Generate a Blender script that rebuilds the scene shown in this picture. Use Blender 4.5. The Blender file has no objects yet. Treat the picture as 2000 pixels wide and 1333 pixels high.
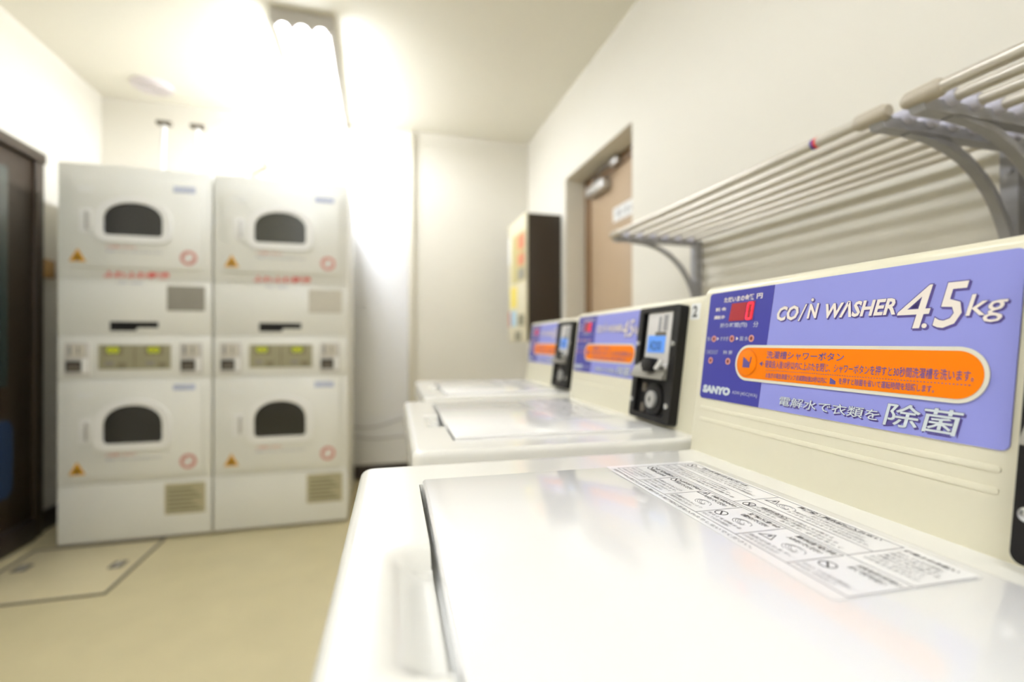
import bpy, bmesh, math, random
from mathutils import Matrix, Vector
random.seed(7)
SC = bpy.context.scene
C = SC.collection
R = math.radians

# ------------------------------------------------------------------ camera
CAM_H = 0.95
YAW_WALL = math.atan2(262, 950)
YAW_ROW = math.atan2(232, 950)
cd = bpy.data.cameras.new('camera'); cam = bpy.data.objects.new('camera', cd); C.objects.link(cam)
cd.sensor_width = 36; cd.lens = 950 * 36 / 2000; cd.clip_start = 0.01
cam.location = (0, 0, CAM_H)
cam.rotation_euler = (R(90) + 2.5 / 950, 0, -YAW_WALL)
cd.dof.use_dof = True; cd.dof.focus_distance = 0.385; cd.dof.aperture_fstop = 2.8
SC.camera = cam

# ------------------------------------------------------------------ world, exposure
w = bpy.data.worlds.new('world'); SC.world = w; w.use_nodes = True
w.node_tree.nodes['Background'].inputs[0].default_value = (1, 1, 1, 1)
w.node_tree.nodes['Background'].inputs[1].default_value = 0.05
SC.view_settings.view_transform = 'Standard'; SC.view_settings.look = 'None'
SC.view_settings.exposure = 0.0; SC.view_settings.gamma = 1; SC.view_settings.use_curve_mapping = False
TUBE_POWER = (72.0, 28.0, 49.0)

# ------------------------------------------------------------------ materials
def lin(c):
    return tuple((v / 255 / 12.92) if v / 255 <= .04045 else ((v / 255 + .055) / 1.055) ** 2.4 for v in c)
MATS = {}
def mat(name, rgb, rough=.5, metal=0., noise=0., nscale=40., bump=0., emit=None, estr=0., coat=0., stretch=None, spec=.5):
    m = bpy.data.materials.new(name); m.use_nodes = True; nt = m.node_tree
    b = nt.nodes['Principled BSDF']; col = lin(rgb)
    b.inputs['Base Color'].default_value = (*col, 1); b.inputs['Roughness'].default_value = rough
    b.inputs['Metallic'].default_value = metal; b.inputs['Specular IOR Level'].default_value = spec
    if coat: b.inputs['Coat Weight'].default_value = coat; b.inputs['Coat Roughness'].default_value = .05
    if emit: b.inputs['Emission Color'].default_value = (*lin(emit), 1); b.inputs['Emission Strength'].default_value = estr
    if noise or bump:
        tc = nt.nodes.new('ShaderNodeTexCoord'); nz = nt.nodes.new('ShaderNodeTexNoise')
        nz.inputs['Scale'].default_value = nscale; nz.inputs['Detail'].default_value = 4
        src = tc.outputs['Object']
        if stretch:
            mp = nt.nodes.new('ShaderNodeMapping'); mp.inputs['Scale'].default_value = stretch
            nt.links.new(src, mp.inputs[0]); src = mp.outputs[0]
        nt.links.new(src, nz.inputs['Vector'])
        if noise:
            mx = nt.nodes.new('ShaderNodeMix'); mx.data_type = 'RGBA'
            mx.inputs['A'].default_value = (*[c * (1 - noise) for c in col], 1)
            mx.inputs['B'].default_value = (*[min(1, c * (1 + noise)) for c in col], 1)
            nt.links.new(nz.outputs['Fac'], mx.inputs['Factor']); nt.links.new(mx.outputs['Result'], b.inputs['Base Color'])
        if bump:
            bp = nt.nodes.new('ShaderNodeBump'); bp.inputs['Strength'].default_value = bump; bp.inputs['Distance'].default_value = .002
            nt.links.new(nz.outputs['Fac'], bp.inputs['Height']); nt.links.new(bp.outputs['Normal'], b.inputs['Normal'])
    MATS[name] = m
    return m
mat('wall', (229, 224, 211), .75, noise=.02, nscale=180, bump=.15)
mat('ceiling', (239, 234, 219), .8, noise=.02, nscale=120, bump=.1)
mat('floor', (206, 194, 154), .42, noise=.08, nscale=7, bump=.05)
mat('hatch_floor', (209, 197, 160), .42, noise=.06, nscale=9)
mat('base_dark', (52, 42, 38), .5, noise=.1, nscale=20)
mat('white_panel', (246, 246, 249), .4, noise=.01, nscale=50)
mat('trim_beige', (228, 222, 206), .5, noise=.02)
mat('cream', (231, 225, 200), .32, noise=.008, nscale=200, coat=.25)
mat('cream_top', (244, 242, 234), .2, noise=.006, nscale=200, coat=.5)
mat('lid_white', (250, 249, 247), .16, noise=.004, nscale=200, coat=.6)
mat('lid_label', (250, 249, 247), .18, noise=.01, nscale=90)
mat('ink', (84, 82, 82), .6, noise=.05)
mat('ink_soft', (146, 144, 144), .6, noise=.05)
mat('blue_light', (145, 148, 216), .4, noise=.012, nscale=60, spec=.25)
mat('blue_dark', (68, 68, 154), .35, noise=.02, nscale=60, spec=.25)
mat('purple', (84, 72, 142), .5, noise=.02)
mat('print_cream', (236, 226, 214), .45, noise=.01)
mat('print_silver', (206, 214, 216), .45, noise=.01)
mat('print_grey', (176, 178, 196), .5, noise=.01)
mat('orange', (238, 124, 0), .45, noise=.015, nscale=60, spec=.15)
mat('orange_deep', (222, 110, 10), .35, noise=.02)
mat('pale_border', (222, 218, 200), .45, noise=.01)
mat('led_off', (110, 38, 20), .3, noise=.05)
mat('led_window', (150, 40, 48), .3, noise=.04, emit=(150, 20, 25), estr=.22)
mat('led_red', (255, 40, 60), .4, noise=.01, emit=(255, 35, 60), estr=1.0)
mat('black', (20, 18, 18), .4, noise=.1, nscale=60, spec=.3)
mat('black_matte', (26, 25, 25), .55, noise=.1, nscale=60, spec=.3)
mat('silver', (200, 198, 194), .32, metal=.55, noise=.04, nscale=80)
mat('chrome', (216, 216, 216), .18, metal=.9, noise=.03, nscale=80)
mat('plate_grey', (206, 202, 196), .45, noise=.03)
mat('lcd_blue', (92, 148, 226), .35, noise=.02, emit=(70, 130, 230), estr=.25)
mat('lcd_ink', (40, 70, 130), .4, noise=.03)
mat('sticker_white', (240, 240, 236), .5, noise=.01)
mat('rod', (206, 200, 188), .3, metal=.45, noise=.03, nscale=15, stretch=(60, 1, 60))
mat('rod_cap', (186, 176, 158), .45, noise=.04)
mat('bracket', (166, 165, 168), .5, metal=.35, noise=.08, nscale=60, bump=.05)
mat('collar', (198, 196, 208), .45, noise=.04)
mat('door_leaf', (176, 152, 122), .5, noise=.05, nscale=6, stretch=(8, 8, .7))
mat('door_frame', (122, 94, 62), .5, noise=.06, nscale=20)
mat('dark_brown', (50, 39, 25), .5, noise=.06, nscale=20)
mat('dark_wood', (58, 46, 33), .45, noise=.14, nscale=9, stretch=(6, 6, .5))
mat('dark_glass', (40, 58, 58), .1, noise=.04, spec=.7)
mat('dull_blue', (44, 62, 92), .4, noise=.05)
mat('wood', (176, 138, 82), .5, noise=.1, nscale=14, stretch=(1, 1, 6))
mat('dryer_body', (240, 239, 232), .4, noise=.01, nscale=90, coat=.1)
mat('dryer_ring', (248, 247, 244), .3, noise=.01, nscale=90, coat=.3)
mat('drum_dark', (30, 30, 27), .18, noise=.25, nscale=7, spec=.6)
mat('drum_grey', (66, 66, 58), .2, noise=.2, nscale=7, spec=.6)
mat('yellow', (214, 158, 24), .5, noise=.03)
mat('red', (222, 60, 44), .5, noise=.03)
mat('red_soft', (222, 140, 128), .5, noise=.03)
mat('pink', (214, 150, 140), .5, noise=.03)
mat('sticker_blue', (200, 206, 226), .5, noise=.02)
mat('steel_plate', (150, 146, 136), .4, metal=.3, noise=.08, nscale=14)
mat('beige_plate', (184, 176, 142), .5, noise=.06, nscale=30)
mat('paper_plate', (208, 202, 188), .6, noise=.04, nscale=40)
mat('olive_panel', (160, 154, 124), .4, noise=.08, nscale=25)
mat('olive_dark', (128, 122, 96), .4, noise=.06)
mat('led_green', (190, 196, 0), .4, noise=.02, emit=(180, 190, 0), estr=.35)
mat('lamp_housing', (206, 202, 196), .5, noise=.02)
for k in range(3): mat('tube_%d' % k, (255, 255, 255), .4, noise=.001, emit=(237, 243, 253), estr=TUBE_POWER[k])
mat('pipe_white', (226, 224, 220), .4, noise=.02)
mat('pipe_pink', (214, 176, 160), .5, noise=.04)
mat('pipe_dark', (104, 96, 84), .5, noise=.06)
mat('cable', (206, 204, 204), .5, noise=.03)
mat('vent_pink', (226, 218, 216), .5, noise=.02)
mat('vend_beige', (218, 210, 182), .45, noise=.02)
mat('poster_khaki', (190, 178, 120), .5, noise=.06)
mat('poster_red', (206, 128, 96), .5, noise=.06)
mat('poster_yellow', (232, 210, 90), .5, noise=.03)
mat('poster_blue', (176, 206, 222), .5, noise=.04)

# ------------------------------------------------------------------ builders
def finish(name, bm, m, parent=None, M=None, smooth=True, ang=35):
    if M is not None: bm.transform(M)
    bmesh.ops.recalc_face_normals(bm, faces=bm.faces) if smooth else None
    me = bpy.data.meshes.new(name); bm.to_mesh(me); bm.free()
    me.materials.append(MATS[m])
    if smooth:
        me.polygons.foreach_set('use_smooth', [True] * len(me.polygons))
        me.set_sharp_from_angle(angle=R(ang))
    o = bpy.data.objects.new(name, me); C.objects.link(o)
    if parent: o.parent = parent
    return o
def box(bm, x0, x1, y0, y1, z0, z1, bev=0, seg=2):
    t = bmesh.new()
    bmesh.ops.create_cube(t, size=1)
    t.transform(Matrix.Translation(((x0 + x1) / 2, (y0 + y1) / 2, (z0 + z1) / 2)) @ Matrix.Diagonal((abs(x1 - x0), abs(y1 - y0), abs(z1 - z0), 1)))
    if bev: bmesh.ops.bevel(t, geom=list(t.edges), offset=bev, segments=seg, profile=.5, affect='EDGES')
    merge(bm, t); return bm
def merge(bm, t):
    mp = {v: bm.verts.new(v.co) for v in t.verts}
    for f in t.faces:
        try: bm.faces.new([mp[v] for v in f.verts])
        except ValueError: pass
    t.free()
def prism(bm, pts, c0, c1, bev=0, M=None):
    t = bmesh.new()
    a = [t.verts.new((p[0], p[1], c0)) for p in pts]; b = [t.verts.new((p[0], p[1], c1)) for p in pts]
    n = len(pts)
    t.faces.new(list(reversed(a))); top = t.faces.new(b)
    for i in range(n): t.faces.new((a[i], a[(i + 1) % n], b[(i + 1) % n], b[i]))
    if bev: bmesh.ops.bevel(t, geom=list(top.edges), offset=bev, segments=2, profile=.5, affect='EDGES')
    if M is not None: t.transform(M)
    merge(bm, t); return bm
def ring(bm, outer, inner, c0, c1, M=None):
    t = bmesh.new(); n = len(outer)
    L = [[t.verts.new((p[0], p[1], c)) for p in q] for q, c in ((outer, c0), (outer, c1), (inner, c1), (inner, c0))]
    for k in range(4):
        A, B = L[k], L[(k + 1) % 4]
        for i in range(n): t.faces.new((A[i], A[(i + 1) % n], B[(i + 1) % n], B[i]))
    if M is not None: t.transform(M)
    merge(bm, t); return bm
def rrect(a0, a1, b0, b1, r, n=6):
    P = []
    for cx, cy, s in ((a1 - r, b0 + r, -90), (a1 - r, b1 - r, 0), (a0 + r, b1 - r, 90), (a0 + r, b0 + r, 180)):
        for i in range(n + 1):
            t = R(s + 90 * i / n); P.append((cx + r * math.cos(t), cy + r * math.sin(t)))
    return P
def circ(a, b, r, n=24, ry=None):
    return [(a + r * math.cos(2 * math.pi * i / n), b + (ry or r) * math.sin(2 * math.pi * i / n)) for i in range(n)]
def tube(bm, pts, r, n=10, caps=True):
    pts = [Vector(p) for p in pts]; rings = []
    up = Vector((0, 0, 1))
    for i, p in enumerate(pts):
        d = (pts[min(i + 1, len(pts) - 1)] - pts[max(i - 1, 0)]).normalized()
        u = up if abs(d.dot(up)) < .95 else Vector((1, 0, 0))
        e1 = d.cross(u).normalized(); e2 = d.cross(e1).normalized()
        rr = r[i] if isinstance(r, (list, tuple)) else r
        rings.append([bm.verts.new(p + rr * (math.cos(2 * math.pi * k / n) * e1 + math.sin(2 * math.pi * k / n) * e2)) for k in range(n)])
    for A, B in zip(rings, rings[1:]):
        for k in range(n): bm.faces.new((A[k], A[(k + 1) % n], B[(k + 1) % n], B[k]))
    if caps: bm.faces.new(list(reversed(rings[0]))); bm.faces.new(rings[-1])
    return bm
def frame(o, ea, eb):
    ea = Vector(ea).normalized(); eb = Vector(eb).normalized(); en = ea.cross(eb)
    return Matrix(((ea.x, eb.x, en.x, o[0]), (ea.y, eb.y, en.y, o[1]), (ea.z, eb.z, en.z, o[2]), (0, 0, 0, 1)))
def plate(name, pts, c0, c1, m, parent, M, bev=0):
    return finish(name, prism(bmesh.new(), pts, c0, c1, bev), m, parent, M)
def text_bm(body, bold=0., shear=0., res=2):
    cu = bpy.data.curves.new('t', 'FONT'); cu.body = body; cu.offset = bold; cu.shear = shear; cu.resolution_u = res
    cu.fill_mode = 'FRONT'
    o = bpy.data.objects.new('t', cu); C.objects.link(o)
    dg = bpy.context.evaluated_depsgraph_get(); dg.update()
    me = bpy.data.meshes.new_from_object(o.evaluated_get(dg))
    bpy.data.objects.remove(o); bpy.data.curves.remove(cu)
    bm = bmesh.new(); bm.from_mesh(me); bpy.data.meshes.remove(me)
    return bm
def fit(bm, a0, a1, b0, b1, c, ref=None):
    xs = [v.co.x for v in (ref or bm).verts]; ys = [v.co.y for v in (ref or bm).verts]
    x0, x1, y0, y1 = min(xs), max(xs), min(ys), max(ys)
    sx = (a1 - a0) / (x1 - x0); sy = (b1 - b0) / (y1 - y0)
    for v in bm.verts: v.co = (a0 + (v.co.x - x0) * sx, b0 + (v.co.y - y0) * sy, c)
    return bm
def text(name, body, a0, a1, b0, b1, c, m, parent, M, bold=0., shear=0.):
    return finish(name, fit(text_bm(body, bold, shear), a0, a1, b0, b1, c), m, parent, M, smooth=False)
def empty(name, loc, rz=0):
    o = bpy.data.objects.new(name, None); o.empty_display_size = .1; C.objects.link(o)
    o.location = loc; o.rotation_euler = (0, 0, rz); return o
def tag(o, label, cat, group=None):
    o['label'] = label; o['category'] = cat
    if group: o['group'] = group
    return o
def struct(o):
    o['kind'] = 'structure'; return o
def copy_tree(o, parent=None):
    c = o.copy(); C.objects.link(c); c.parent = parent
    for ch in list(o.children): copy_tree(ch, c)
    return c

# ------------------------------------------------------------------ room shell
XR, XL, YB, YF, ZC = 1.10, -1.63, 3.53, -1.9, 2.455
T = .12
DY0, DY1, DZ = 1.96, 2.762, 1.941
DREC = .125
struct(finish('floor', box(bmesh.new(), XL - T, XR + .3, YF - T, YB + T, -.1, 0), 'floor'))
struct(finish('ceiling', box(bmesh.new(), XL - T, XR + .3, YF - T, YB + T, ZC, ZC + .1), 'ceiling'))
bm = bmesh.new()
box(bm, XR, XR + .22, YF, DY0, 0, ZC); box(bm, XR, XR + .22, DY1, YB, 0, ZC); box(bm, XR, XR + .22, DY0, DY1, DZ, ZC)
struct(finish('wall_right', bm, 'wall'))
struct(finish('wall_back', box(bmesh.new(), XL - T, XR + .22, YB, YB + T, 0, ZC), 'wall'))
struct(finish('wall_left', box(bmesh.new(), XL - T, XL, YF, YB, 0, ZC), 'wall'))
struct(finish('wall_front', box(bmesh.new(), XL - T, XR + .22, YF - T, YF, 0, ZC), 'wall'))
struct(finish('baseboard_back', box(bmesh.new(), XL + .012, XR - .012, YB - .012, YB, 0, .10, .002), 'base_dark'))
struct(finish('baseboard_left', box(bmesh.new(), XL, XL + .012, YF, YB, 0, .10, .002), 'base_dark'))
bm = bmesh.new(); box(bm, XR - .012, XR, YF, DY0, 0, .10, .002); box(bm, XR - .012, XR, DY1, YB, 0, .10, .002)
struct(finish('baseboard_right', bm, 'base_dark'))
# white wall panel with a corner strip on the back wall
struct(finish('trim_1', box(bmesh.new(), -.17, .208, YB - .02, YB, .10, 2.29, .004), 'white_panel'))
struct(finish('trim_2', box(bmesh.new(), .210, .246, YB - .028, YB, .10, 2.44, .004), 'trim_beige'))

# ---- door in the right wall
d1 = struct(empty('door_1', (XR + DREC, DY0, 0)))
dw = DY1 - DY0; fw = .07
bm = bmesh.new(); box(bm, 0, .05, 0, fw, 0, DZ, .003); box(bm, 0, .05, dw - fw, dw, 0, DZ, .003); box(bm, 0, .05, fw, dw - fw, DZ - .055, DZ, .003)
finish('door_frame', bm, 'door_frame', d1)
leaf = finish('door_leaf', box(bmesh.new(), .012, .05, fw, dw - fw, .01, DZ - .055, .003), 'door_leaf', d1)
bm = bmesh.new(); tube(bm, [(-.02, .17, 1.02), (-.045, .17, 1.02), (-.045, .27, 1.02)], .009)
tube(bm, [(.012, .17, 1.02), (-.02, .17, 1.02)], .022, 16)
finish('lever_handle', bm, 'silver', leaf)
cl = finish('door_closer', box(bmesh.new(), -.045, .012, dw - .33, dw - .11, 1.80, 1.855, .008, 3), 'silver', leaf)
bm = bmesh.new(); tube(bm, [(-.02, dw - .2, 1.855), (-.02, dw - .2, 1.885)], .016, 14); tube(bm, [(-.02, dw - .2, 1.88), (-.06, dw - .36, 1.885), (.0, dw - .44, 1.905)], .009)
finish('closer_arm', bm, 'pipe_dark', leaf)
finish('closer_bracket', box(bmesh.new(), -.035, 0, dw - .47, dw - .39, 1.888, 1.925, .004), 'silver', d1)
Md = frame((.011, 0, 0), (0, -1, 0), (0, 0, 1))
sg = plate('door_sign', rrect(-(dw - .36), -(dw - .66), 1.60, 1.675, .006), 0, .003, 'sticker_white', leaf, Md)
text('sign_lettering', '関係者以外', -(dw - .40), -(dw - .62), 1.615, 1.66, .0035, 'ink_soft', leaf, Md, .01)

# ---- dark framed door in the left wall
d2 = struct(empty('door_2', (XL, 1.86, 0)))
W2, H2 = 1.08, 1.88
bm = bmesh.new(); box(bm, 0, .035, 0, .06, 0, H2, .003); box(bm, 0, .035, W2 - .06, W2, 0, H2, .003); box(bm, 0, .045, 0, W2, H2 - .05, H2, .004)
finish('door_frame', bm, 'dark_wood', d2)
leaf2 = finish('door_leaf', box(bmesh.new(), 0, .02, .06, W2 - .06, .10, H2 - .05, .002), 'dark_wood', d2)
finish('glass_pane', box(bmesh.new(), .018, .024, .12, .855, .75, H2 - .14, .002), 'dark_glass', leaf2)
bp = plate('push_plate', rrect(.60, .885, .25, .60, .05), .02, .026, 'dull_blue', leaf2, frame((0, 0, 0), (0, 1, 0), (0, 0, 1)))
finish('threshold', box(bmesh.new(), .0, .05, 0, W2 - .08, 0, .105, .004), 'base_dark', d2)
wr = finish('wall_block', box(bmesh.new(), XL, XL + .035, 2.955, 3.03, 1.275, 1.366, .004), 'wood')
tag(wr, 'small light wooden block on the white wall beside the dark door', 'wood block')

# ---- floor hatch
hx0, hx1, hy0, hy1 = -1.505, -.985, 2.172, 2.715
hb = empty('floor_hatch', ((hx0 + hx1) / 2, (hy0 + hy1) / 2, 0))
tag(hb, 'square floor hatch with dark metal edging in the beige floor', 'floor hatch')
hw, hd = (hx1 - hx0) / 2, (hy1 - hy0) / 2
finish('hatch_cover', box(bmesh.new(), -hw + .012, hw - .012, -hd + .012, hd - .012, .0002, .003, .001), 'hatch_floor', hb)
bm = bmesh.new()
ring(bm, rrect(-hw, hw, -hd, hd, .004, 2), rrect(-hw + .011, hw - .011, -hd + .011, hd - .011, .003, 2), .0002, .0045)
finish('edge_frame', bm, 'pipe_dark', hb)
for hx, hy in ((-1.435, 2.51), (-1.065, 2.445)):
    M = Matrix.Translation((hx - (hx0 + hx1) / 2, hy - (hy0 + hy1) / 2, .003))
    bm = bmesh.new(); prism(bm, rrect(-.026, .026, -.036, .036, .008), 0, .0015); hnd = finish('lift_handle', bm, 'pipe_dark', hb, M)
    bm = bmesh.new(); box(bm, -.006, .006, -.026, .026, .0015, .004, .001); finish('pull_bar', bm, 'silver', hnd, M)

# ------------------------------------------------------------------ ceiling lamps
def lamp(name, cx, y0, y1, label, tm):
    r = empty(name, (cx, (y0 + y1) / 2, ZC)); tag(r, label, 'ceiling light', 'fluorescent ceiling lights')
    L = (y1 - y0) / 2; hw = .135
    prof = [(-hw, 0), (-hw, -.03), (-hw + .02, -.055), (hw - .02, -.055), (hw, -.03), (hw, 0)]
    My = Matrix(((1, 0, 0, 0), (0, 0, 1, 0), (0, 1, 0, 0), (0, 0, 0, 1)))
    finish('housing', prism(bmesh.new(), prof, -L, L, 0, My), 'lamp_housing', r)
    teeth = [(-hw, -.001), (-hw, -.05), (-.112, -.085), (-.098, -.062), (-.08, -.056), (-.062, -.062), (-.045, -.09), (-.018, -.062), (0, -.056), (.018, -.062), (.045, -.09), (.062, -.062), (.08, -.056), (.098, -.062), (.112, -.085), (hw, -.05), (hw, -.001)]
    for s in (-1, 1):
        finish('end_cap', prism(bmesh.new(), teeth, s * (L + .006) - .006, s * (L + .006) + .006, 0, My), 'lamp_housing', r)
    for tx in (-.08, 0, .08):
        bm = bmesh.new(); tube(bm, [(tx, -L + .005, -.078), (tx, L - .005, -.078)], .0145, 14)
        finish('fluorescent_tube', bm, tm, r)
    return r
lamp('ceiling_lamp', -.335, 2.40, 3.50, 'three-tube fluorescent ceiling lamp in front of the dryer stacks', 'tube_0')
lamp('ceiling_lamp', -.52, .28, 1.46, 'three-tube fluorescent ceiling lamp in front of the row of coin washers', 'tube_1')
lamp('ceiling_lamp', -.52, -1.70, -.52, 'added three-tube fluorescent fill lamp at the room end away from the dryers', 'tube_2')  # unseen fixture behind the camera, added as fill light
# round ceiling vent
vt = empty('ceiling_vent', (-1.275, 3.30, ZC)); tag(vt, 'round pale ceiling vent above the dryer stacks', 'vent')
finish('vent_cover', prism(bmesh.new(), circ(0, 0, .105, 32), -.012, 0), 'vent_pink', vt)
for k in range(3):
    finish('vent_ring', ring(bmesh.new(), circ(0, 0, .09 - .027 * k, 28), circ(0, 0, .078 - .027 * k, 28), -.020, -.012), 'vent_pink', vt)

# ------------------------------------------------------------------ coin washers
WID, DEP = .49, .50
K = .127
def make_washer():
    root = empty('coin_washer', (0, 0, 0))
    # body and feet
    finish('body', box(bmesh.new(), .010, DEP, -WID + .006, -.006, .035, .795, .012, 3), 'cream', root)
    for fx in (.05, DEP - .05):
        for fy in (-WID + .05, -.05):
            bm = bmesh.new(); tube(bm, [(fx, fy, 0), (fx, fy, .012), (fx, fy, .04)], [.024, .022, .016], 14)
            finish('foot', bm, 'black_matte', root)
    # top cover: height field with the lid trough and the finger recess
    NX, NY = 96, 120
    X0, X1, Y0, Y1, ZT, ZB = 0., .385, -WID, 0., .825, .783
    def ss(e0, e1, v):
        t = max(0, min(1, (v - e0) / (e1 - e0))); return t * t * (3 - 2 * t)
    def hz(x, y):
        u = y - (-.49)
        g = ss(.0530, .0542, x) * (1 - ss(.082, .086, x)) * ss(-.432, -.428, y) * (1 - ss(-.078, -.074, y))
        f = ss(.026, .050, x) * (1 - ss(.096, .10, x)) * ss(-.326, -.306, y) * (1 - ss(-.222, -.204, y))
        d = max(.020 * g, .013 * f)
        # rolled outer edges
        e = min(x - X0, y - Y0, Y1 - y); rr = .008
        ro = 0 if e >= rr else rr - math.sqrt(max(0, rr * rr - (rr - e) ** 2))
        back = .004 * ss(.345, .37, x)
        return ZT - d - ro + back * 0
    def warp(t, n):  # cluster samples near both edges
        return t
    xs = sorted(set([X0 + (X1 - X0) * i / NX for i in range(NX + 1)] + [.0005, .001, .002, .0035, .006, .0525, .0530, .0536, .0542, .0548]))
    ys = sorted(set([Y0 + (Y1 - Y0) * i / NY for i in range(NY + 1)] + [s for k in (.0005, .001, .002, .0035, .006) for s in (Y0 + k, Y1 - k)]))
    bm = bmesh.new(); rc = .014
    def pos(x, y):
        # round the two front corners in plan
        for yc, sg in ((Y0, 1), (Y1, -1)):
            dx = x - X0; dy = (y - yc) * sg
            if dx < rc and dy < rc:
                m = max(rc - dx, rc - dy); L = math.hypot(rc - dx, rc - dy)
                if L > 0:
                    k = m / L; return (X0 + rc - (rc - dx) * k, yc + sg * (rc - (rc - dy) * k))
        return (x, y)
    G = [[bm.verts.new((*pos(x, y), hz(x, y))) for y in ys] for x in xs]
    for i in range(len(xs) - 1):
        for j in range(len(ys) - 1): bm.faces.new((G[i][j], G[i + 1][j], G[i + 1][j + 1], G[i][j + 1]))
    loop = [G[i][0] for i in range(len(xs))] + [G[-1][j] for j in range(1, len(ys))] + [G[i][-1] for i in range(len(xs) - 2, -1, -1)] + [G[0][j] for j in range(len(ys) - 2, 0, -1)]
    low = [bm.verts.new((v.co.x, v.co.y, ZB)) for v in loop]
    for k in range(len(loop)):
        bm.faces.new((loop[k], low[k], low[(k + 1) % len(loop)], loop[(k + 1) % len(loop)]))
    finish('top_cover', bm, 'cream_top', root, ang=50)
    # lid
    lid = finish('lid', box(bmesh.new(), .056, .335, -.431, -.072, .8185, .8295, .0028, 3), 'lid_white', root)
    Ml = frame((.239, -.061, .8297), (0, -1, 0), (1, 0, 0))
    lab = plate('warning_label', rrect(.012, .263, -.009, .085, .003, 3), 0, .0002, 'lid_label', lid, Ml)
    make_label(lid, Ml)
    # rear console
    Z0 = .819
    prof = [(.370 + K * (Z0 - .825), Z0), (.370 + K * .178, 1.003)]
    for i in range(1, 7):
        t = R(172 - 82 * i / 6); prof.append((.402 + .010 * math.cos(t), 1.005 + .010 * math.sin(t)))
    prof += [(.49, 1.015), (.498, 1.008), (.498, .80), (.375, .80)]
    My = Matrix(((1, 0, 0, 0), (0, 0, 1, 0), (0, 1, 0, 0), (0, 0, 0, 1)))
    bm = bmesh.new(); prism(bm, prof, -WID, 0, 0, My)
    bmesh.ops.bevel(bm, geom=[e for e in bm.edges if abs(e.verts[0].co.y - e.verts[1].co.y) < 1e-6], offset=.004, segments=3, profile=.5, affect='EDGES', clamp_overlap=True)
    finish('console', bm, 'cream', root)
    # frame of the sloping console face: a = distance from the far end, b = height
    Mp = frame((.370, 0, .825), (0, -1, 0), (K, 0, 1))
    B = lambda z: (z - .825) * math.hypot(1, K)
    A = lambda u: .508 - u
    for b0, aa in ((.8752, .012), (.8625, .014)):
        plate('emboss_rib', rrect(aa, A(.2085), B(b0) - .0021, B(b0) + .0021, .002, 4), -.001, .0007, 'cream', root, Mp, .0004)
    pn = plate('control_panel', rrect(A(.497), A(.2052), B(.8863), B(1.006), .0045), -.001, .0010, 'blue_light', root, Mp)
    P = rrect(A(.497), A(.4015), B(.8863), B(1.006), .0045)
    n = len(P) // 4
    P = [(A(.4043), B(.8863)), (A(.3988), B(1.006))] + P[2 * n:]
    plate('display_field', P, .0010, .0013, 'blue_dark', pn, Mp)
    TX = lambda body, u0, u1, z0, z1, m, c=.00135, bold=0., sh=0.: text('lettering', body, A(u0), A(u1), B(z0), B(z1), c, m, pn, Mp, bold, sh)
    # display field print
    TX('ただいまの金額', .4715, .4255, .9935, 1.0000, 'print_cream', .0015, .03)
    TX('円', .4215, .4135, .9940, .9995, 'print_cream', .0015, .03)
    TX('料 金', .4845, .4665, .9845, .9890, 'print_cream', .0015, .03)
    TX('運転中', .4860, .4680, .9755, .9800, 'print_cream', .0015, .03)
    TX('残り時間(約)', .4740, .4310, .9650, .9710, 'print_grey', .0015, .03)
    TX('分', .4225, .4150, .9650, .9710, 'print_grey', .0015, .02)
    TX('洗い', .4945, .4860, .9513, .9562, 'print_grey', .0015, .02)
    TX('▶', .4768, .4735, .9518, .9557, 'print_cream', .0015)
    TX('すすぎ', .4715, .4575, .9513, .9562, 'print_grey', .0015, .02)
    TX('▶', .4455, .4420, .9518, .9557, 'print_cream', .0015)
    TX('脱 水', .4400, .4275, .9513, .9562, 'print_grey', .0015, .02)
    TX('CHECKOUT', .4935, .4730, .9365, .9410, 'print_grey', .0015, 0)
    TX('除 菌', .4635, .4490, .9365, .9410, 'print_grey', .0015, .02)
    TX('SANYO', .4925, .4460, .8925, .9015, 'print_silver', .0015, .075, .1)
    TX('ASW-J45C(WA)', .4430, .4065, .8945, .8990, 'print_grey', .0015, .01)
    for u, z in ((.4820, .9537), (.4520, .9537), (.4228, .9537), (.4838, .9292), (.4545, .9292)):
        lr = finish('lamp_ring', ring(bmesh.new(), circ(A(u), B(z), .0036), circ(A(u), B(z), .0021), .0012, .0019), 'pink', pn, Mp)
        plate('lamp_lens', circ(A(u), B(z), .0021, 16), .0012, .0017, 'led_off', pn, Mp)
    plate('digit_window', rrect(A(.4665), A(.4225), B(.9725), B(.9925), .001, 3), .0012, .0016, 'blue_dark', pn, Mp)
    plate('digit_glass', [(A(.4603), B(.9728)), (A(.4360), B(.9728)), (A(.4340), B(.9918)), (A(.4575), B(.9918))], .0014, .0019, 'led_window', pn, Mp)
    # the lit digit 0: six slanted segments
    dg = bmesh.new()
    def seg(p, q, wd):
        p = Vector((*p, 0)); q = Vector((*q, 0)); d = (q - p).normalized(); s = Vector((-d.y, d.x, 0)) * wd
        prism(dg, [(p - s * 0 + d * 0).to_2d(), (p + d * wd - s).to_2d(), (q - d * wd - s).to_2d(), q.to_2d(), (q - d * wd + s).to_2d(), (p + d * wd + s).to_2d()], .0019, .0022)
    q = lambda fx, fz: (A(.4335) + fx * .0070 + fz * .0016, B(.9740) + fz * .0165)
    for p0, p1 in (((0, 0), (1, 0)), ((0, 1), (1, 1)), ((0, 0), (0, .5)), ((0, .5), (0, 1)), ((1, 0), (1, .5)), ((1, .5), (1, 1))): seg(q(*p0), q(*p1), .0010)
    finish('lit_digit', dg, 'led_red', pn, Mp)
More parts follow.
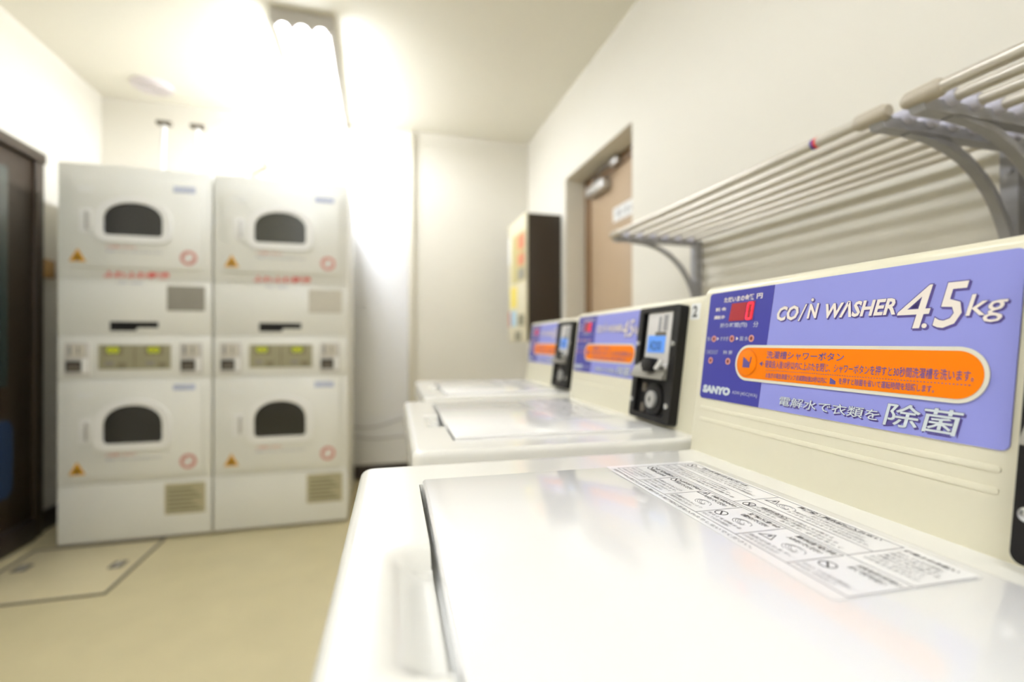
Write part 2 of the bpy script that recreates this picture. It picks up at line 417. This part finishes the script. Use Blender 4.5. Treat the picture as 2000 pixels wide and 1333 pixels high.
    plate('digit_glow_glass', [(A(.4350), B(.9728)), (A(.4240), B(.9728)), (A(.4225), B(.9922)), (A(.4335), B(.9922))], .0013, .0018, 'led_window', pn, Mp)
    # orange shower-button strip
    plate('strip_border', rrect(A(.4420), A(.2172), B(.9108), B(.9470), .018, 12), .0012, .0020, 'pale_border', pn, Mp, .0003)
    st = plate('orange_strip', rrect(A(.4393), A(.2198), B(.9135), B(.9443), .0153, 12), .0018, .0023, 'orange', pn, Mp)
    plate('button_rim', circ(A(.4240), B(.9290), .0138, 32), .0022, .0025, 'orange_deep', pn, Mp)
    bt = plate('shower_button', circ(A(.4240), B(.9290), .0130, 32), .0024, .0031, 'orange', pn, Mp, .0003)
    ic = bmesh.new()
    prism(ic, [(A(.4290), B(.9240)), (A(.4195), B(.9240)), (A(.4195), B(.9288)), (A(.4290), B(.9345))], .0031, .0034)
    prism(ic, [(A(.4195), B(.9288)), (A(.4186), B(.9288)), (A(.4178), B(.9350)), (A(.4186), B(.9350))], .0031, .0034)
    finish('button_icon', ic, 'purple', pn, Mp)
    cT = .0025
    TX('◀', .4068, .4030, .9262, .9312, 'purple', cT)
    TX('洗濯槽シャワーボタン', .3985, .3155, .9340, .9412, 'purple', cT, .008)
    TX('・硬貨投入後10秒以内に上ぶたを閉じ、シャワーボタンを押すと30秒間洗濯槽を洗います。', .4020, .2250, .9250, .9322, 'purple', cT, .006)
    dots = bmesh.new()
    for i in range(78):
        u = .3975 - i * (.3975 - .2275) / 77
        prism(dots, [(A(u), B(.9226)), (A(u) + .0009, B(.9226)), (A(u) + .0009, B(.9231)), (A(u), B(.9231))], .0023, .00245)
    finish('dotted_rule', dots, 'purple', pn, Mp)
    TX('お急ぎの場合:除菌ランプ点滅開始後20秒以内に', .3970, .3290, .9155, .9205, 'purple', cT, .006)
    ic = bmesh.new(); prism(ic, [(A(.3262), B(.9155)), (A(.3210), B(.9155)), (A(.3210), B(.9180)), (A(.3262), B(.9207))], .0023, .0025)
    finish('strip_icon', ic, 'purple', pn, Mp)
    TX('を押すと除菌を省いて運転時間を短縮します。', .3180, .2470, .9160, .9212, 'purple', cT, .006)
    # headline: cream letters, purple outline, drop shadow
    def headline(parts, m):
        for body, u0, u1, z0, z1, bold, sh in parts:
            ref = text_bm(body, bold, sh)
            for dx, dz, ex, mm, c in ((.0009, -.0010, .016, 'purple', .0012), (0, 0, .016, 'purple', .0013), (0, 0, 0, m, .0015)):
                t = text_bm(body, bold + ex, sh)
                fit(t, A(u0), A(u1), B(z0), B(z1), c, ref) if ex == 0 else outline_fit(t, ref, A(u0) + dx, A(u1) + dx, B(z0) + dz, B(z1) + dz, c)
                finish('headline', t, mm, pn, Mp, smooth=False)
            ref.free()
    def outline_fit(t, ref, a0, a1, b0, b1, c):
        xs = [v.co.x for v in ref.verts]; ys = [v.co.y for v in ref.verts]
        sx = (a1 - a0) / (max(xs) - min(xs)); sy = (b1 - b0) / (max(ys) - min(ys))
        for v in t.verts: v.co = (a0 + (v.co.x - min(xs)) * sx, b0 + (v.co.y - min(ys)) * sy, c)
    headline([('CO', .3920, .3665, .9700, .9838, .034, .22), ('N', .3570, .3450, .9708, .9838, .034, .22), ('WΛSHER', .3385, .2785, .9700, .9832, .032, .22),
              ('4', .2772, .2545, .9596, .9895, .0, .20), ('5', .2525, .2330, .9594, .9895, .010, .22), ('kg', .2335, .2115, .9622, .9803, .004, .18)], 'print_cream')
    for dx, m, c, g in ((.0008, 'purple', .0012, .0005), (0, 'purple', .0013, .0005), (0, 'print_cream', .0015, 0)):
        bm = bmesh.new()
        a = A(.3665) + dx
        prism(bm, [(a - g, B(.9690) - g), (a + .0016 + g, B(.9690) - g), (a + .0088 + g, B(.9838) + g), (a + .0072 - g, B(.9838) + g)], c, c + .0001)
        prism(bm, circ(A(.3525) + dx, B(.9872) - dx, .0014 + g, 16), c, c + .0001)
        prism(bm, circ(A(.2578) + dx, B(.9612) - dx, .0017 + g, 16), c, c + .0001)
        finish('headline', bm, m, pn, Mp)
    headline([('電解水で衣類を', .3780, .2828, .8918, .9002, .006, .12), ('除菌', .2800, .2290, .8900, .9065, .010, .12)], 'print_silver')
    # coin unit
    a0, a1 = .3145, .4330
    bm = bmesh.new()
    ring(bm, rrect(a0, a1, B(.829), B(1.0035), .006), rrect(a0 + .014, a1 - .017, B(.838), B(.996), .003), -.001, .014)
    cu = finish('coin_unit', bm, 'black', root, Mp)
    plate('back_plate', rrect(a0 + .013, a1 - .016, B(.837), B(.997), .003), -.001, .006, 'black_matte', cu, Mp)
    plate('face_plate', rrect(a0 + .026, a1 - .024, B(.893), B(.995), .002), .006, .011, 'plate_grey', cu, Mp, .001)
    bm = bmesh.new(); box(bm, a1 - .060, a1 - .052, B(.965), B(.988), .011, .0115); box(bm, a1 - .046, a1 - .034, B(.966), B(.990), .011, .0115); finish('print_mark', bm, 'ink_soft', cu, Mp)
    lcd = plate('price_display', rrect(a0 + .032, a1 - .036, B(.9325), B(.9590), .001), .011, .0118, 'lcd_blue', cu, Mp)
    plate('display_tab', rrect(a1 - .066, a1 - .036, B(.9585), B(.9645), .001), .011, .0119, 'pipe_dark', cu, Mp)
    text('price_lettering', '¥200', a0 + .040, a1 - .045, B(.9360), B(.9510), .0121, 'lcd_ink', cu, Mp, .01)
    bm = bmesh.new()
    prism(bm, [(0, 0), (.015, 0), (.015, .003), (.006, .024), (0, .024)], a0 + .004, a1 - .020, 0, Matrix(((0, 0, 1, 0), (0, 1, 0, B(.8925)), (1, 0, 0, .006), (0, 0, 0, 1))))
    finish('coin_tray', bm, 'steel_plate', cu, Mp)
    bm = bmesh.new(); prism(bm, rrect(a0 + .044, a0 + .074, B(.9020), B(.9240), .007), .012, .026, .003); finish('coin_slot', bm, 'black', cu, Mp)
    bm = bmesh.new(); tube(bm, [(a0 + .090, B(.909), .012), (a0 + .090, B(.909), .026), (a0 + .096, B(.922), .022)], .004, 8); finish('reject_lever', bm, 'chrome', cu, Mp)
    bm = bmesh.new(); prism(bm, circ(a0 + .062, B(.8610), .026, 28), .006, .010, .001); finish('lock_collar', bm, 'black', cu, Mp)
    lk = plate('cash_lock', circ(a0 + .062, B(.8610), .0130, 24), .010, .015, 'silver', cu, Mp, .001)
    plate('key_hole', rrect(a0 + .060, a0 + .064, B(.8575), B(.8650), .0015), .015, .0153, 'black', cu, Mp)
    for sa, sz in ((a0 + .007, .9460), (a1 - .009, .9460), (a0 + .007, .8560), (a1 - .009, .8560)):
        plate('screw', circ(sa, B(sz), .0042, 14), .014, .0165, 'chrome', cu, Mp, .001)
    for sa, sz in ((a0 + .030, .878), (a0 + .030, .846)):
        plate('bolt', rrect(sa - .005, sa + .005, B(sz) - .007, B(sz) + .007, .003), .006, .008, 'pipe_dark', cu, Mp)
    return root

def make_label(lid, M):
    c = .00035
    def ln(name, segs, wd=.00028):
        bm = bmesh.new()
        for (x0, y0, x1, y1) in segs:
            if abs(x1 - x0) > abs(y1 - y0): P = [(x0, y0 - wd), (x1, y1 - wd), (x1, y1 + wd), (x0, y0 + wd)]
            else: P = [(x0 - wd, y0), (x0 + wd, y0), (x1 + wd, y1), (x1 - wd, y1)]
            prism(bm, P, .0002, c)
        finish(name, bm, 'ink_soft', lid, M)
    cols = [.020, .061, .102, .143, .184, .225, .262]
    ln('label_rule', [(.020, 0, .262, 0), (.020, .0385, .225, .0385), (.020, .041, .225, .041), (.020, .0595, .225, .0595), (.020, .082, .225, .082), (.225, .0405, .262, .0405)] + [(a, 0, a, .0385) for a in cols] + [(.225, .041, .225, .082), (.130, .041, .130, .082), (.262, .041, .262, .082), (.020, .041, .020, .082)])
    T = lambda s, a0, a1, b0, b1, m='ink', bold=.012: text('label_lettering', s, a0, a1, b0, b1, c, m, lid, M, bold)
    heads = ['洗濯槽の回転が', '止まるまで手を入', '子供に中をのぞか', '洗濯物の下に重いもの', '運転中は洗濯槽に手を', '火気を近づけない']
    heads2 = ['完全に止まる', 'れないでください', 'せないでください', 'を置かないでください', '入れないでください', '近くで使わない']
    subs = ['けがをするおそれが', 'あります。必ず止まって', '衣類のからみにより', '指などを切断する', '危険があります。', '引火して火災の原因に']
    for k in range(6):
        a0, a1 = cols[k] + .002, cols[k + 1] - .002
        T(heads[k], a0 + .010, a1, .0325, .0370, 'ink', .03)
        T(heads2[k], a0 + .010, a1 - .003, .0265, .0310, 'ink', .03)
        T(subs[k], a0, a1 - .004, .0075, .0105, 'ink_soft')
        T(subs[(k + 2) % 6], a0, a1 - .009, .0030, .0060, 'ink_soft')
        if k < 2: T(subs[(k + 3) % 6], a0, a1 - .002, .0120, .0150, 'ink_soft'); T(subs[(k + 1) % 6], a0, a1 - .002, .0165, .0195, 'ink_soft')
    for a0, b0, n in ((.022, .046, 0), (.022, .0645, 2), (.137, .0438, 4), (.158, .0625, 1)):
        w_ = (.128 - a0) if a0 < .1 else (.222 - a0)
        for j in range(3 if a0 < .15 else 4):
            s = subs[(n + j) % 6] + subs[(n + j + 3) % 6]
            T(s, a0 + (.012 if j == 2 else 0), a0 + w_ * (.95 - .08 * j), b0 + .0042 * j, b0 + .0042 * j + .0030, 'ink_soft')
    T('洗濯槽・脱水槽に入れない', .152, .214, .0772, .0812, 'ink', .03)
    T('防水性の衣類は', .040, .100, .0770, .0808, 'ink', .03)
    T('洗わない', .146, .170, .0505, .0540, 'ink', .03)
    T('使用上のお願い', .228, .256, .0765, .0805, 'ink', .03)
    for j in range(6): T(subs[j], .229, .258 - .002 * (j % 3), .0470 + .0046 * j, .0500 + .0046 * j, 'ink_soft')
    T('運転中や停止直後にふたを開けたり洗濯槽に手を入れたりしないでください。', .022, .205, -.0062, -.0028, 'ink_soft', .02)
    def sign(a, b, kind):
        bm = bmesh.new()
        if kind == 'no':
            ring(bm, circ(a, b, .0046, 28), circ(a, b, .0039, 28), .0002, c)
            d = .0029; prism(bm, [(a - d - .0004, b + d - .0004), (a + d - .0004, b - d - .0004), (a + d + .0004, b - d + .0004), (a - d + .0004, b + d + .0004)], .0002, c)
        else:
            tri = lambda s: [(a - s, b - s * .6), (a + s, b - s * .6), (a, b + s)]
            ring(bm, tri(.0056), tri(.0046), .0002, c)
            prism(bm, [(a - .0006, b - .001), (a + .0006, b - .001), (a + .0008, b + .0022), (a - .0008, b + .0022)], .0002, c)
        finish('warning_symbol', bm, 'ink', lid, M)
    for a, b, k in ((.149, .0165, 'no'), (.138, .0485, 'no'), (.232, .020, 'no'), (.192, .018, 'tri'), (.138, .070, 'tri'), (.028, .032, 'no'), (.068, .032, 'no'), (.108, .032, 'tri'), (.028, .075, 'no')): sign(a, b, k)
    for a, b in ((.168, .018), (.211, .018), (.151, .069), (.126, .018)):
        bm = bmesh.new()
        for q in range(4):
            pts = [(a + .0075 * math.cos(t * .55 + q) * (1 - .18 * q), b + .0048 * math.sin(t * .55 + q * .7) * (1 - .15 * q)) for t in range(9)]
            for p0, p1 in zip(pts, pts[1:]):
                dx, dy = p1[0] - p0[0], p1[1] - p0[1]; L = math.hypot(dx, dy) or 1; nx, ny = -dy / L * .00018, dx / L * .00018
                prism(bm, [(p0[0] - nx, p0[1] - ny), (p1[0] - nx, p1[1] - ny), (p1[0] + nx, p1[1] + ny), (p0[0] + nx, p0[1] + ny)], .0002, c)
        finish('label_drawing', bm, 'ink_soft', lid, M)

RZ = -(YAW_WALL - YAW_ROW)
def row_loc(v, u):
    c, s = math.cos(RZ), math.sin(RZ)
    return (v * c - u * s, v * s + u * c, 0)
w1 = make_washer()
GW = 'coin washers in a row along the wall'
w2 = copy_tree(w1); w3 = copy_tree(w1)
for o, (v, u), lb in ((w1, (-.031, .508), 'cream coin washer with blue panel at the row end farthest from the brown door'),
                      (w2, (.021, 1.050), 'cream coin washer marked 2, standing between the other two coin washers'),
                      (w3, (.067, 1.597), 'cream coin washer at the row end closest to the dryers and brown door')):
    o.location = row_loc(v, u); o.rotation_euler = (0, 0, RZ); tag(o, lb, 'washer', GW)
Mp = frame((.370, 0, .825), (0, -1, 0), (K, 0, 1))
stk = plate('number_sticker', rrect(.437, .459, .158, .1810, .002), 0, .0006, 'sticker_white', w2, Mp)
text('number_lettering', '2', .4425, .4535, .1615, .1780, .0008, 'ink', w2, Mp, .03)

# ------------------------------------------------------------------ pipe shelves on the right wall
ZR, XT = 1.312, .758
def make_shelf(y0, y1, label, sticker=False):
    r = empty('pipe_shelf', (XR, (y0 + y1) / 2, ZR)); tag(r, label, 'shelf', 'wall pipe shelves')
    L = (y1 - y0) / 2; D = XR - XT
    rods = [-(D - .010 - i * (D - .045) / 6) for i in range(7)]
    for i, x in enumerate(rods):
        bm = bmesh.new(); tube(bm, [(x, -L + .012, 0), (x, L - .012, 0)], .0085 if i else .0095, 14)
        ro = finish('rod', bm, 'rod', r)
        if i == 0:
            for s in (-1, 1):
                bm = bmesh.new(); tube(bm, [(x, s * (L + .004), 0), (x, s * (L - .004), 0), (x, s * (L - .045), 0), (x, s * (L - .05), 0)], [.009, .0135, .0135, .0105], 16)
                finish('end_cap', bm, 'rod_cap', ro)
            if sticker:
                bm = bmesh.new(); tube(bm, [(x, -L + .122, 0), (x, -L + .128, 0)], .0098, 14); finish('red_sticker', bm, 'red', ro)
                bm = bmesh.new(); tube(bm, [(x, -L + .128, 0), (x, -L + .134, 0)], .0098, 14); finish('blue_sticker', bm, 'blue_dark', ro)
    Mx = Matrix(((1, 0, 0, 0), (0, 0, 1, 0), (0, 1, 0, 0), (0, 0, 0, 1)))
    for s in (-1, 1):
        yc = s * (L - .016)
        bm = bmesh.new()
        # top arm, wall leg and curved brace as one casting with an open corner
        prism(bm, [(0, -.004), (-D + .01, -.004), (-D + .004, -.010), (-D + .012, -.022), (0, -.022)], yc - .011, yc + .011, 0, Mx)
        prism(bm, [(0, -.02), (-.028, -.02), (-.028, -.235), (-.02, -.275), (0, -.275)], yc - .013, yc + .013, 0, Mx)
        pr = []
        for i in range(15):
            t = i / 14
            p0, p1, p2 = Vector((-D + .07, -.024)), Vector((-.060, -.030)), Vector((-.020, -.245))
            pr.append(p0 * (1 - t) ** 2 + p1 * 2 * t * (1 - t) + p2 * t * t)
        out = [(p.x, p.y) for p in pr]; inn = []
        for i, p in enumerate(pr):
            d = (pr[min(i + 1, 14)] - pr[max(i - 1, 0)]).normalized(); nn = Vector((-d.y, d.x)) * .011
            inn.append((p.x + nn.x, min(p.y + nn.y, -.022)))
        for i in range(14):
            prism(bm, [out[i], out[i + 1], inn[i + 1], inn[i]], yc - .008, yc + .008, 0, Mx)
        br = finish('bracket', bm, 'bracket', r, ang=25)
        for i, x in enumerate(rods[1:]):
            bm = bmesh.new()
            tube(bm, [(x, yc - .021, 0), (x, yc - .016, 0), (x, yc + .016, 0), (x, yc + .021, 0)], [.0105, .0135, .0135, .0105], 14)
            finish('rod_collar', bm, 'collar', br)
        for z in (-.06, -.20):
            bm = bmesh.new(); tube(bm, [(-.026, yc, z), (-.032, yc, z)], .006, 10); finish('screw', bm, 'bracket', br)
    return r
make_shelf(.577, 1.500, 'silver pipe shelf reaching towards the brown door, with a coloured sticker', True)
make_shelf(-.335, .548, 'silver pipe shelf above the coin washer farthest from the brown door')

# ------------------------------------------------------------------ stacked coin dryers
DW, DH, DD = .635, 1.785, .74
def make_dryer(name, loc, label, plate_mat, plate_low, drum_top):
    r = empty(name, loc); tag(r, label, 'dryer', 'stacked coin dryers')
    M = frame((0, 0, 0), (1, 0, 0), (0, 0, 1))
    finish('cabinet', box(bmesh.new(), .004, DW - .004, .012, DD, .014, DH, .006), 'dryer_body', r)
    for fx in (.06, DW - .06):
        for fy in (.07, DD - .06):
            bm = bmesh.new(); tube(bm, [(fx, fy, 0), (fx, fy, .018)], .02, 12); finish('foot', bm, 'black_matte', r)
    for z0, z1 in ((1.250, DH), (.986, 1.248), (.776, .984), (.287, .774), (.014, .285)):
        finish('front_panel', box(bmesh.new(), .003, DW - .003, 0, .014, z0, z1, .003), 'dryer_body', r)
    def dome(cx, zb, hw, h, rc):
        P = [(cx - hw + rc, zb)]
        for i in range(5): t = R(270 + 90 * i / 4); P.append((cx + hw - rc + rc * math.cos(t), zb + rc + rc * math.sin(t)))
        zs = zb + h * .48
        for i in range(17):
            t = math.pi * i / 16
            c_, s_ = math.cos(t), math.sin(t)
            P.append((cx + hw * math.copysign(abs(c_) ** .92, c_), zs + (zb + h - zs) * abs(s_) ** .92))
        for i in range(5): t = R(180 + 90 * i / 4); P.append((cx - hw + rc + rc * math.cos(t), zb + rc + rc * math.sin(t)))
        return P[1:-1] if False else P[1:]
    def door(zb, zt, zw0, zw1, drum):
        d = plate('dryer_door', rrect(.048, DW - .040, zb, zt, .02), 0, .012, 'dryer_body', r, M, .003)
        cx = .309
        P = dome(cx, zw0, .120, zw1 - zw0, .018)
        O = dome(cx, zw0 - .034, .156, zw1 - zw0 + .062, .05)
        finish('window_ring', ring(bmesh.new(), O, P, .012, .024), 'dryer_ring', d, M)
        I = dome(cx, zw0 - .001, .121, zw1 - zw0 + .002, .018)
        plate('window_glass', I, .0105, .016, drum, d, M)
        plate('latch_plate', rrect(.092, .142, zw0 + .006, zw0 + .120, .006), .012, .016, 'dryer_ring', d, M)
        bm = bmesh.new(); prism(bm, rrect(.120, .132, zw0 + .020, zw0 + .105, .005), .016, .028, .002); finish('latch_handle', bm, 'silver', d, M)
        plate('blue_badge', rrect(.470, .564, zt - .047, zt - .017, .003), .012, .0128, 'sticker_blue', d, M)
        plate('grey_sticker', rrect(.085, .150, zt - .075, zt - .045, .003), .012, .0126, 'sticker_white', d, M)
        bm = bmesh.new(); prism(bm, [(.052, zb + .024), (.118, zb + .024), (.085, zb + .084)], .012, .0128); tri = finish('warning_triangle', bm, 'yellow', d, M)
        bm = bmesh.new(); prism(bm, [(.074, zb + .032), (.096, zb + .032), (.085, zb + .062)], .0128, .0132); finish('triangle_mark', bm, 'dark_brown', tri, M)
        ca, cb = .535, zb + .060
        bm = bmesh.new(); ring(bm, circ(ca, cb, .036, 28), circ(ca, cb, .022, 28), .012, .0128)
        prism(bm, [(ca - .023, cb + .017), (ca + .017, cb - .023), (ca + .023, cb - .017), (ca - .017, cb + .023)], .012, .0128)
        finish('prohibition_sign', bm, 'pink', d, M)
        plate('sign_centre', circ(ca, cb, .012, 16), .0128, .0132, 'sticker_white', d, M)
        text('door_lettering', 'ご注意ください', .196, .320, zw0 - .060, zw0 - .046, .0126, 'red_soft', d, M, .02)
        text('door_lettering', '乾燥できないものがあります', .196, .425, zw0 - .082, zw0 - .068, .0126, 'print_grey', d, M)
        return d
    door(1.300, 1.722, 1.453, 1.609, drum_top)
    door(.312, .764, .474, .653, 'drum_dark')
    text('red_lettering', 'ふわふわ乾燥', .180, .452, 1.254, 1.287, .0008, 'red', r, M, .03)
    text('grey_lettering', '10分 100円', .235, .335, 1.224, 1.240, .0008, 'print_grey', r, M, .01)
    plate('upper_plate', rrect(.440, .602, 1.103, 1.224, .003), 0, .002, plate_mat, r, M)
    plate('lower_plate', rrect(.432, .605, .117, .265, .003), 0, .002, plate_low, r, M)
    bm = bmesh.new()
    for k in range(6): box(bm, .446, .590 - .02 * (k % 3), .132 + .020 * k, .140 + .020 * k, .002, .0024)
    finish('plate_print', bm, 'olive_dark', r, M)
    prof = [(.207, 1.004), (.312, 1.004), (.318, 1.020), (.404, 1.020), (.404, 1.048), (.207, 1.048)]
    plate('vent_slot', prof, -.001, .0012, 'black_matte', r, M)
    # coin panel
    for a in (.033, .497):
        u = plate('coin_unit', rrect(a, a + .095, .795, .948, .004), 0, .006, 'plate_grey', r, M, .001)
        plate('coin_entry', rrect(a + .010, a + .080, .882, .940, .004), .006, .009, 'paper_plate', u, M)
        plate('coin_slot', rrect(a + .052, a + .056, .895, .930, .001), .009, .0094, 'black', u, M)
        plate('entry_print', rrect(a + .014, a + .026, .890, .934, .002), .009, .0093, 'ink_soft', u, M)
        plate('return_cup', rrect(a + .004, a + .064, .814, .862, .004), .006, .0075, 'black_matte', u, M)
        plate('return_door', rrect(a + .012, a + .058, .818, .850, .004), .0075, .0095, 'pipe_dark', u, M)
        plate('lock_plate', rrect(a + .068, a + .090, .806, .876, .003), .006, .008, 'dryer_ring', u, M)
    dp = plate('display_panel', rrect(.163, .457, .822, .938, .003), 0, .004, 'olive_panel', r, M)
    for a in (.196, .361):
        plate('display_window', rrect(a - .010, a + .064, .890, .934, .002), .004, .005, 'olive_dark', dp, M)
        text('lit_digits', '00', a, a + .050, .898, .928, .0053, 'led_green', dp, M, .04)
        plate('push_button', rrect(a - .006, a + .030, .840, .860, .003), .004, .007, 'steel_plate', dp, M)
        plate('green_label', rrect(a + .044, a + .078, .828, .852, .002), .004, .0045, 'olive_dark', dp, M)
    plate('display_divider', rrect(.306, .312, .830, .932, .001), .004, .0048, 'olive_dark', dp, M)
    return r
make_dryer('stacked_dryer', (-1.4225, 2.71, 0), 'white stacked coin dryers beside the dark door, grey steel plate on middle panel', 'steel_plate', 'beige_plate', 'drum_dark')
make_dryer('stacked_dryer', (-.7855, 2.71, 0), 'white stacked coin dryers beside the white wall panel, pale paper plate on middle panel', 'paper_plate', 'beige_plate', 'drum_grey')

# flue pipes on top of the dryers
def flue(x, y, h, rad, m, label, cap, lean):
    r = empty('flue_pipe', (x, y, DH)); tag(r, label, 'pipe', 'pipes on top of the dryers')
    bm = bmesh.new(); tube(bm, [(0, 0, 0), (lean * .3, 0, h * .5), (lean, 0, h)], rad, 12); finish('riser', bm, m, r)
    bm = bmesh.new(); tube(bm, [(0, 0, 0), (0, 0, .012)], rad * 2, 16); finish('base_flange', bm, m, r)
    if cap:
        bm = bmesh.new(); box(bm, lean - .035, lean + .04, -.02, .02, h, h + .022, .005); finish('valve_handle', bm, 'pipe_dark', r)
    else:
        bm = bmesh.new(); tube(bm, [(lean, 0, h - .05), (lean, 0, h), (lean + .015, .03, h + .02), (lean + .03, .1, h + .02), (lean + .03, YB - y - .002, h + .02)], rad * 1.1, 12); finish('elbow', bm, 'pipe_pink', r)
    return r
flue(-1.152, 3.10, .365, .011, 'pipe_white', 'slim white pipe with valve on the dryer stack near the dark door, outer one', True, .012)
flue(-.985, 3.10, .365, .011, 'pipe_white', 'slim white pipe with valve on the dryer stack, next to the pink topped pipe', True, .008)
flue(-.735, 3.10, .31, .020, 'pipe_white', 'thicker pipe with pinkish elbow on top of the dryer stacks', False, 0)

# cables on the back wall
for k, (z0, z1, sag, lb) in enumerate(((.385, .405, .03, 'upper grey cable sagging along the white wall panel'), (.325, .270, .02, 'lower grey cable drooping along the white wall panel'))):
    bm = bmesh.new(); n = 16
    tube(bm, [(-.22 + .49 * i / n, YB - .035 - .006 * k, z0 + (z1 - z0) * i / n - sag * math.sin(math.pi * 1.5 * i / n)) for i in range(n + 1)], .006, 8)
    tag(finish('cable', bm, 'cable', None), lb, 'cable')

# ------------------------------------------------------------------ detergent vending box on the right wall
vy0, vy1, vx0, vz0, vz1 = 2.832, 3.23, .882, .955, 1.742
vb = empty('detergent_vendor', (XR, vy0, vz0)); tag(vb, 'dark brown sided vending box with coloured labels mounted beside the brown door', 'vending box')
wx, wy, wz = XR - vx0, vy1 - vy0, vz1 - vz0
finish('case', box(bmesh.new(), -wx, 0, 0, wy, 0, wz, .004), 'dark_brown', vb)
finish('front_panel', box(bmesh.new(), -wx - .014, -wx, -.003, wy + .004, -.005, wz + .004, .005), 'vend_beige', vb)
Mv = frame((-wx - .014, wy, 0), (0, -1, 0), (0, 0, 1))
for nm, a0, a1, b0, b1, m in (('product_window', .09, wy - .015, .38, .69, 'poster_khaki'), ('price_card', .24, wy - .02, .58, .67, 'poster_red'), ('price_card', .24, wy - .02, .48, .55, 'poster_red'), ('price_card', .24, wy - .02, .39, .46, 'steel_plate'),
                              ('notice_strip', .06, .20, .22, .36, 'poster_yellow'), ('notice_card', .06, .19, .10, .20, 'poster_blue'), ('notice_card', .24, wy - .03, .10, .17, 'olive_dark'), ('notice_card', .01, .06, .52, .70, 'sticker_white'), ('coin_return', .16, .30, .005, .065, 'olive_dark'), ('notice_card', .01, .05, .1, .2, 'poster_red')):
    plate(nm, rrect(a0, a1, b0, b1, .004, 3), 0, .006 if nm == 'price_card' else .003, m, vb, Mv)
